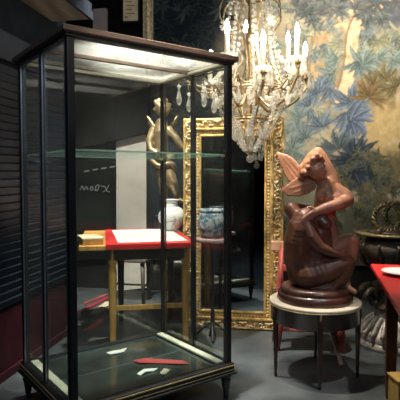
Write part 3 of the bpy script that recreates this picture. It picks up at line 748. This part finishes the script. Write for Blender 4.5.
def wing(poly, quills, y0, slope):
    """broad curved blade with long raised quills"""
    b = nbm(); xs = [p[0] for p in poly]; ys = [p[1] for p in poly]; xm = max(xs)
    def dep(x): return y0 + slope * (xm - x) * S
    x = min(xs)
    while x <= xm:
        y = min(ys)
        while y <= max(ys):
            if inside(poly, x, y): sph(b, q(x, y, dep(x)), 2.1 * S, (1, .8, 1), 1)
            y += 1.3
        x += 1.3
    for pts in quills:
        capsule(b, q(*pts[0], dep(pts[0][0]) - .0075), q(*pts[1], dep(pts[1][0]) - .0075), 1.0 * S, .8 * S, 1)
    return remeshed('wing', b, M['terracotta'], obj_w, .0042, 3)
wing([(277, 143), (286, 146), (294, 151), (300, 159), (306, 169), (306, 180), (298, 179), (290, 173), (284, 161)],
     [((303, 174), (284, 149)), ((304, 168), (292, 153)), ((297, 174), (287, 158))], .03, .5)
wing([(281, 184), (288, 178), (296, 172), (305, 168), (315, 172), (314, 181), (306, 187), (296, 190), (287, 189)],
     [((312, 175), (289, 182)), ((311, 180), (294, 186))], -.02, .3)

# ------------------------------------------------------------------ red table at the right
rt = thing('red_table', 'red topped table with dark wooden legs at the right edge beside the sculpture', 'table', (1.283, 2.123, 0), R(-13.5))
b = nbm(); bbox(b, (0, 0, .738), (.9, 1.3, .024), .006); obj('tabletop', b, M['red'], rt)
b = nbm(); frame_rect_pts = None
for s in (-1, 1):
    box(b, (s * .352, 0, .685), (.022, 1.09, .082)); box(b, (0, s * .57, .685), (.66, .022, .082))
obj('apron', b, M['mahogany'], rt, bevel=.003)
for sx in (-1, 1):
    for sy in (-1, 1):
        b = nbm(); t = bmesh.new(); bmesh.ops.create_cone(t, cap_ends=True, segments=4, radius1=.034, radius2=.05, depth=.726, matrix=Matrix.Translation((sx * .342, sy * .56, .363)) @ Matrix.Rotation(PI / 4, 4, 'Z')); merge(b, t)
        obj('leg', b, mat('brown_table_leg', (.12, .055, .025), .4, var=.3, stretch=(8, 8, 1)) if sx == -1 and sy == 1 else M['mahogany'], rt, bevel=.003)
b = nbm(); lathe(b, [(.03, 0), (.062, .002), (.068, .006), (.098, .016), (.106, .020), (.104, .022), (.07, .010), (.0005, .008)], 40)
tag(obj('plate', b, M['white'], smooth=True, loc=(1.045, 2.515, .7505)), 'round white plate on the red table at the right', 'plate')
b = nbm(); bbox(b, (0, 0, .095), (.16, .12, .19), .006); cr = thing('wooden_box', 'small yellow wooden box on the floor under the red table', 'box', (1.10, 2.56, 0), .1); obj('body', b, M['yellow'], cr)
b = nbm(); bbox(b, (0, 0, .197), (.17, .13, .014), .004); obj('lid', b, M['yellow'], cr)

# ------------------------------------------------------------------ urn on a carved foot, far right
UC = Vector((1.43, 3.64, 0))
pd = thing('carved_pedestal', 'silvery carved stone pedestal with acanthus leaves behind the red table', 'pedestal', UC)
b = nbm(); lathe(b, [(.235, 0), (.24, .03), (.225, .05), (.215, .06), (.225, .075), (.20, .11), (.15, .17), (.10, .215), (.09, .26)], 36, (0, 0, 0), lambda a, z: .03 * abs(math.sin(9 * a)) if z > .07 else 0); obj('foot', b, M['stone'], pd, True)
for k in range(20):
    a = 2 * PI * k / 20; b = nbm()
    tube(b, spline([(r * math.cos(a), r * math.sin(a), z) for r, z in ((.12, .22), (.17, .18), (.215, .13), (.25, .115), (.262, .135), (.25, .15))], 5), [.013 + .006 * math.sin(i / 6) - .0003 * i for i in range(26)], 7)
    obj('acanthus_leaf', b, M['stone'], pd, True)
b = nbm(); lathe(b, [(.09, .26), (.13, .28), (.13, .30), (.08, .33), (.075, .40), (.12, .43), (.14, .45)], 28); obj('shaft', b, M['urn'], pd, True)
for a in (R(200), R(260), R(320), R(20), R(80), R(140)):
    b = nbm(); pts = []
    for k in range(16):
        t = k * .48; r = .085 - .0045 * k; pts.append(((.17 + r * math.cos(t) * .8) * math.cos(a), (.17 + r * math.cos(t) * .8) * math.sin(a), .36 + r * math.sin(t)))
    tube(b, pts, [.026 - .001 * k for k in range(16)], 8); obj('scroll', b, M['urn'], pd, True)
ur = thing('urn', 'dark bronze garden urn with wreath ring handle at the right edge of the picture', 'urn', (UC.x, UC.y, .4515))
def flute(a, z): return .035 * abs(math.sin(10 * a)) if .08 < z < .32 else 0
b = nbm(); lathe(b, [(.13, 0), (.14, .012), (.07, .04), (.06, .07), (.10, .10), (.19, .17), (.235, .24), (.245, .29), (.22, .33), (.19, .35), (.18, .365)], 60, (0, 0, 0), flute); obj('body', b, M['urn'], ur, True)
b = nbm(); lathe(b, [(.18, .362), (.245, .374), (.262, .384), (.262, .394), (.2, .396)], 40); obj('rim', b, M['olive'], ur, True)
for k in range(14):
    a = 2 * PI * k / 14; b = nbm(); tube(b, spline([(r * math.cos(a), r * math.sin(a), z) for r, z in ((.10, .11), (.20, .17), (.262, .26), (.285, .30), (.28, .325), (.262, .318))], 4), [.018 - .0006 * i for i in range(21)], 7); obj('leaf_moulding', b, M['urn'], ur, True)
for a in (R(232), R(52)):
    c0 = Vector((.13 * math.cos(a), .13 * math.sin(a), .396 + .118)); tdir = Vector((-math.sin(a), math.cos(a), 0))
    if a > 3: tdir = Vector((1, 0, 0))
    b = nbm(); n = 44
    for j in range(2):
        pts = []
        for k in range(n):
            t = 2 * PI * k / n; tw = t * 11 + j * PI
            rr = .096 + .010 * math.cos(tw); pts.append(c0 + tdir * rr * math.cos(t) + Vector((0, 0, rr * math.sin(t))) + tdir.cross(Vector((0, 0, 1))) * .010 * math.sin(tw))
        tube(b, pts, .0125, 7, True)
    for s in (-1, 1): sph(b, c0 + tdir * .06 * s + Vector((0, 0, -.10)), .026)
    obj('wreath_handle', b, M['olive'], ur, True)
b = nbm(); lathe(b, [(.19, .394), (.17, .41), (.10, .43), (.03, .44), (.01, .46)], 28); obj('cover', b, M['urn'], ur, True)

# ------------------------------------------------------------------ red chair behind the side table
rc = thing('red_chair', 'red painted wooden chair with salmon top rail behind the side table', 'chair', (.80, 3.60, 0), R(-6))
b = nbm(); bbox(b, (0, 0, .335), (.46, .20, .03), .01); obj('seat', b, M['redwood'], rc)
b = nbm(); box(b, (0, -.085, .29), (.42, .02, .06)); box(b, (0, .085, .29), (.42, .02, .06)); obj('seat_rail', b, M['redwood'], rc, bevel=.003)
for sx in (-1, 1):
    for sy in (-1, 1):
        b = nbm(); top = .74
        tube(b, [(sx * .235, sy * .10, 0), (sx * .205, sy * .085, .325)] + ([(sx * .195, .10, top)] if sy > 0 else []), [.026, .034] + ([.018] if sy > 0 else []), 8); obj('leg', b, M['redwood'], rc, True)
b = nbm(); bbox(b, (0, .10, .735), (.545, .026, .075), .008); obj('top_rail', b, M['pinkwood'], rc)
b = nbm(); bbox(b, (0, .092, .57), (.40, .02, .05), .006); obj('back_slat', b, M['redwood'], rc)
b = nbm(); cyl(b, (-.22, -.09, .15), (.22, -.09, .15), .012); obj('stretcher', b, M['redwood'], rc, True)
b = nbm(); p0 = at(342, 371, 3.2); p0.z = .0; p1 = Vector((.875, 3.474, .36)); d = p1 - p0
box(b, (0, 0, d.length / 2 + .01), (.026, .014, d.length - .01)); sphb = None
sl = obj('walking_stick', b, mat('pale_wood', (.80, .60, .42), .5, var=.15), loc=p0, bevel=.003); sl.rotation_euler = d.to_track_quat('Z', 'Y').to_euler()
tag(sl, 'pale wooden stick leaning against the red chair', 'stick')

# ------------------------------------------------------------------ long table behind the cabinet and what stands on it
TA = R(11); TZ = .79
tdx = Vector((math.cos(TA), math.sin(TA), 0)); tdy = Vector((-math.sin(TA), math.cos(TA), 0))
FR_ = Vector((-.035, 3.46, 0)); TWD, TDP = .80, 1.0
tcn = FR_ - tdx * TWD / 2 + tdy * TDP / 2
wt = thing('wooden_table', 'honey wood table under a red cloth behind the glass cabinet', 'table', tcn, TA)
b = nbm(); bbox(b, (0, 0, TZ - .018), (TWD, TDP, .034), .005); obj('tabletop', b, M['honey'], wt)
b = nbm()
for s in (-1, 1): box(b, (.06, s * (TDP / 2 - .07), TZ - .075), (TWD - .25, .022, .08))
for x in (-.15, .34): box(b, (x, 0, TZ - .075), (.022, TDP - .16, .08))
obj('apron', b, M['mahogany'], wt, bevel=.003)
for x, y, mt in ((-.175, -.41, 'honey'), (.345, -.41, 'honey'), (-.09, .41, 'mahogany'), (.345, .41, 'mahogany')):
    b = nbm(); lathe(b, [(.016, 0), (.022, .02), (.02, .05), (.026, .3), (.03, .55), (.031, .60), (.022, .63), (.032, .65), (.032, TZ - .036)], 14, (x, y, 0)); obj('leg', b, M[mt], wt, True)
b = nbm(); box(b, (.085, -.41, .33), (.50, .022, .035)); obj('stretcher', b, M['honey'], wt, bevel=.003)
b = nbm(); cw = .625
box(b, (TWD / 2 - cw / 2 + .004, 0, TZ + .003), (cw, TDP + .012, .005)); box(b, (TWD / 2 - cw / 2 + .004, -TDP / 2 - .006, TZ - .012), (cw, .004, .030)); box(b, (TWD / 2 + .006, 0, TZ - .018), (.004, TDP + .012, .042)); box(b, (TWD / 2 - cw / 2 + .004, TDP / 2 + .006, TZ - .012), (cw, .004, .030))
clo = obj('tablecloth', b, M['red'], loc=tcn, rot=(0, 0, TA)); tag(clo, 'red cloth spread over the table behind the cabinet', 'tablecloth')
b = nbm(); box(b, (0, 0, .0015), (.50, .84, .003)); pp = tcn + tdx * .10 + tdy * .0
tag(obj('table_runner', b, M['paper'], loc=(pp.x, pp.y, TZ + .0058), rot=(0, 0, TA + .04)), 'white cloth runner lying on the red tablecloth under the vase', 'cloth')
pp = tcn + tdx * -.327 + tdy * -.34
bx_ = thing('long_box', 'long cream box at the bare left end of the table behind the cabinet', 'box', (pp.x, pp.y, TZ - .0008), TA + .2)
b = nbm(); bbox(b, (0, 0, .018), (.14, .24, .036), .004); obj('body', b, M['honey'], bx_)
b = nbm(); bbox(b, (0, 0, .042), (.146, .246, .014), .003); obj('lid', b, M['cream'], bx_)
# vase
vp = at(172, 230, 4.22)
va = thing('vase', 'round white china vase with pale blue decoration on the red tablecloth', 'vase', (vp.x, vp.y, TZ + .0085))
b = nbm(); lathe(b, [(.055, 0), (.062, .004), (.06, .01), (.09, .04), (.116, .09), (.12, .12), (.112, .155), (.085, .19), (.062, .205)], 32); obj('body', b, M['vase'], va, True)
b = nbm(); lathe(b, [(.060, .203), (.052, .215), (.052, .245), (.06, .262), (.066, .268), (.06, .27), (.05, .262)], 28); obj('neck', b, M['vase'], va, True)
# bronze putto
sp_ = at(162, 228, 4.385)
pu = thing('bronze_statuette', 'dark gilt bronze standing cherub statuette behind the white vase', 'statuette', (sp_.x, sp_.y, TZ + .0055))
b = nbm(); lathe(b, [(.062, 0), (.064, .01), (.058, .02), (.056, .10), (.064, .11), (.062, .12)], 20); obj('plinth', b, M['ebony'], pu, True)
K = 4.385 / F
def g(px, py, y=0, r=1): return ((px - 162) * K, y, (229 - py) * K, r * K)
b = nbm()
limb(b, [g(165, 168, 0, 8), g(162, 156, 0, 7.5), g(161, 144, 0, 7.5), g(161, 133, 0, 8.5), g(162, 124, 0, 6.5)])
limb(b, [g(162, 124, 0, 3.5), g(163, 117, -.01, 3.2)]); limb(b, [g(163, 109, -.01, 8), g(164, 112, -.03, 6.5)])
sph(b, g(165, 111, -.075)[:3], 1.4 * K); 
for s in (-1, 1): sph(b, g(164 + 3 * s, 108, -.07)[:3], 1.2 * K); sph(b, g(163 + 8 * s, 110, -.005)[:3], 1.8 * K)
sph(b, g(164, 115, -.075)[:3], 1.5 * K, (1.6, .7, .6))
for k in range(20): sph(b, g(163 + rng.uniform(-7, 7), 103 + rng.uniform(-3, 4), rng.uniform(-.05, .05))[:3], 2.6 * K)
limb(b, [g(168, 170, -.02, 7), g(173, 183, -.06, 5.6), g(176, 192, -.04, 4.2), g(178, 199, -.01, 2.8)])
limb(b, [g(178, 199, -.01, 2.6), g(183, 201, -.05, 2)])
limb(b, [g(161, 170, 0, 7), g(164, 186, -.01, 5.2), g(165, 199, .0, 4.0), g(164, 203, 0, 2.8)]); limb(b, [g(164, 203.6, 0, 2.6), g(167, 204, -.06, 2.2)])
limb(b, [g(154, 131, 0, 5), g(150, 142, -.03, 4), g(152, 150, -.06, 3.2), g(158, 154, -.08, 2.6)])
limb(b, [g(169, 131, 0, 5), g(176, 138, -.02, 4), g(181, 146, -.03, 3.4), g(186, 150, -.04, 2.6)])
for k in range(4):
    limb(b, [g(186, 149 + k, -.045, 1.1), g(189, 150 + k * 1.2, -.05, .9)]); limb(b, [g(158, 153 + k, -.085, 1.1), g(161, 154 + k * 1.1, -.09, .9)])
limb(b, [g(185, 148, -.04, 1.1), g(186, 145.5, -.05, .9)]); limb(b, [g(157, 152, -.08, 1.1), g(159, 150, -.085, .9)])
remeshed('figure', b, M['putto'], pu, .0065, 4)
b = nbm()
for s in (-1, 1):
    for k in range(5):
        capsule(b, g(162 + 4 * s, 132, .05)[:3], g(162 + (15 - k * 1.5) * s, 116 + k * 6, .09)[:3], 2.6 * K, 1.6 * K)
remeshed('wings', b, M['putto'], pu, .007, 3)
b = nbm(); tube(b, spline([g(152, 160, -.04)[:3], g(160, 166, -.085)[:3], g(172, 164, -.07)[:3], g(176, 172, -.03)[:3]], 6), .024, 8); obj('drapery', b, M['putto'], pu, True)
# stand with the blue bowl, in front of the mirror
bp_ = Vector((.098, 3.80, 0))
sn = thing('plant_stand', 'slim dark stand with greyish pink top holding the blue bowl', 'stand', bp_)
b = nbm(); lathe(b, [(.125, .758), (.13, .764), (.13, .782), (.125, .788)], 32); obj('top', b, mat('pinkish_grey_marble', (.36, .25, .25), .3, var=.2), sn, True)
b = nbm(); lathe(b, [(.03, .02), (.018, .08), (.012, .4), (.018, .7), (.05, .758)], 14); obj('column', b, M['ebony'], sn, True)
for k in range(3):
    a = 2 * PI * k / 3 + .5; b = nbm(); tube(b, spline([(.01 * math.cos(a), .01 * math.sin(a), .12), (.08 * math.cos(a), .08 * math.sin(a), .07), (.14 * math.cos(a), .14 * math.sin(a), .012)], 6), .011, 8); obj('foot', b, M['ebony'], sn, True)
bo = thing('ginger_bowl', 'blue patterned china bowl on the slim stand before the mirror', 'bowl', (bp_.x, bp_.y, .7885))
b = nbm(); lathe(b, [(.065, 0), (.07, .006), (.092, .03), (.113, .08), (.116, .13), (.106, .185), (.1, .20)], 32); obj('body', b, M['bowl'], bo, True)
b = nbm(); lathe(b, [(.099, .199), (.107, .206), (.107, .222), (.1, .224), (.088, .20)], 32); obj('rim', b, M['bowl'], bo, True)
# stool behind the table
sp0 = at(131, 262, 4.95)
so = thing('stool', 'low dark stool with grey brown seat behind the table near the pale pier', 'stool', (sp0.x, sp0.y, 0), R(-10))
b = nbm(); bbox(b, (0, 0, .435), (.40, .30, .035), .01); obj('seat', b, M['stool'], so)
for sx in (-1, 1):
    for sy in (-1, 1):
        b = nbm(); tube(b, [(sx * .16, sy * .11, 0), (sx * .15, sy * .10, .42)], [.018, .024], 8); obj('leg', b, M['stool'], so, True)
b = nbm(); cyl(b, (-.15, 0, .17), (.15, 0, .17), .01); cyl(b, (-.155, -.105, .17), (-.155, .105, .17), .01); cyl(b, (.155, -.105, .17), (.155, .105, .17), .01); obj('stretcher', b, M['stool'], so, True)
# dark chair tucked under the far side of the table
cc_ = at(183, 300, 4.62)
dc = thing('small_chair', 'small dark chair with white seat pad beyond the red clothed table', 'chair', (cc_.x, cc_.y, 0), TA)
b = nbm(); bbox(b, (0, 0, .40), (.30, .28, .03), .008); obj('seat', b, M['mahogany'], dc)
b = nbm(); bbox(b, (0, 0, .436), (.28, .26, .04), .016); obj('seat_pad', b, M['paper'], dc)
for sx in (-1, 1):
    for sy in (-1, 1):
        b = nbm(); tube(b, spline([(sx * .15, sy * .14, 0), (sx * .10, sy * .10, .14), (sx * .15, sy * .135, .33), (sx * .12, sy * .11, .39)], 5), [.012 + .0007 * i for i in range(16)], 8); obj('leg', b, M['mahogany'], dc, True)
b = nbm(); tube(b, spline([(-.14, .13, .40), (-.15, .145, .55), (-.10, .15, .66), (.10, .15, .66), (.15, .145, .55), (.14, .13, .40)], 6), .013, 8); obj('back_hoop', b, M['mahogany'], dc, True)
# boards lying on the floor behind the cabinet
def floor_at(px, py):
    d = ray(px, py); return Vector((0, 0, EYE)) + d * (-EYE / d.z)
def plank(name, p, q_, wd, mt, label, h=.02):
    A_, B2 = floor_at(*p), floor_at(*q_); d = B2 - A_; b = nbm(); bbox(b, (0, 0, h / 2), (d.length, wd, h), .003)
    c0 = (A_ + B2) / 2; tag(obj(name, b, mt, loc=(c0.x, c0.y, 0), rot=(0, 0, math.atan2(d.y, d.x))), label, 'plank', 'planks on the floor behind the cabinet')
plank('plank', (84, 305), (106, 296), .03, M['redwood'], 'narrow red plank on the floor, leftmost of the boards behind the cabinet')
plank('plank', (80, 313), (110, 298), .035, mat('crimson_paint', (.40, .04, .07), .5), 'narrow crimson plank on the floor between the dull red and the cream boards')
plank('plank', (94, 315), (109, 303.5), .075, M['cream'], 'wide cream plank on the floor behind the cabinet')

# ------------------------------------------------------------------ light
def spot(loc, tgt, w_, col, size=50, blend=.6, rad=.05):
    l = bpy.data.lights.new('spot', 'SPOT'); l.energy = w_; l.color = col; l.spot_size = R(size); l.spot_blend = blend; l.shadow_soft_size = rad
    o = bpy.data.objects.new('ceiling_spot', l); COL.objects.link(o); o.location = loc
    o.rotation_euler = (Vector(tgt) - Vector(loc)).to_track_quat('-Z', 'Y').to_euler(); return o
WARM = (1, .86, .66); NEUT = (1, .93, .82)
spot((1.15, 3.0, 3.25), onwall(335, 70), 430, WARM, 75, .9)            # tapestry
spot((.25, 3.05, 3.25), (.78, 3.12, .95), 300, (1, .88, .74), 34, .7)      # sculpture
spot((-.45, 3.3, 3.25), (-.35, 3.9, .8), 450, NEUT, 60, .6)                # table behind the cabinet
spot((-.2, 2.4, 3.25), (-.32, 2.78, 1.0), 950, NEUT, 36, .8)               # cabinet
spot((1.2, 2.0, 3.25), (1.05, 2.5, .75), 160, NEUT, 26, .8)                 # right table
spot((-.62, 3.2, 3.25), onwall(126, 245), 400, NEUT, 46, .7)               # pale pier
spot((.7, .9, 3.2), (-.2, 2.45, 1.85), 110, WARM, 30, .8)              # cabinet front from the aisle
spot((.38, 2.3, 3.2), (.62, 3.98, .85), 330, WARM, 34, .8)                # mirror frame
# added cool fill standing in for window light, above and behind the camera
l = bpy.data.lights.new('cool_fill_light', 'AREA'); l.shape = 'RECTANGLE'; l.size = 1.4; l.size_y = .8; l.energy = 30; l.color = (.72, .84, 1)
o = bpy.data.objects.new('cool_fill_light', l); COL.objects.link(o); o.location = (.5, -.5, 3.1); o.rotation_euler = (Vector((-.5, 2.9, 1.2)) - o.location).to_track_quat('-Z', 'Y').to_euler()
wd = bpy.data.worlds.new('World'); SC.world = wd; wd.use_nodes = True; wd.node_tree.nodes['Background'].inputs[0].default_value = (.3, .36, .45, 1); wd.node_tree.nodes['Background'].inputs[1].default_value = .06

# ------------------------------------------------------------------ camera
cam = bpy.data.cameras.new('Camera'); cam.sensor_width = 36; cam.lens = F / 400 * 36; cam.clip_start = .05
co_ = bpy.data.objects.new('Camera', cam); COL.objects.link(co_); co_.location = (0, 0, EYE); co_.rotation_euler = (PI / 2 - PITCH, 0, 0); SC.camera = co_
vs = SC.view_settings; vs.view_transform = 'Standard'; vs.look = 'None'; vs.gamma = 1; vs.use_curve_mapping = False; vs.exposure = .18
SC.cycles.max_bounces = 10; SC.cycles.transparent_max_bounces = 32; SC.cycles.use_denoising = True
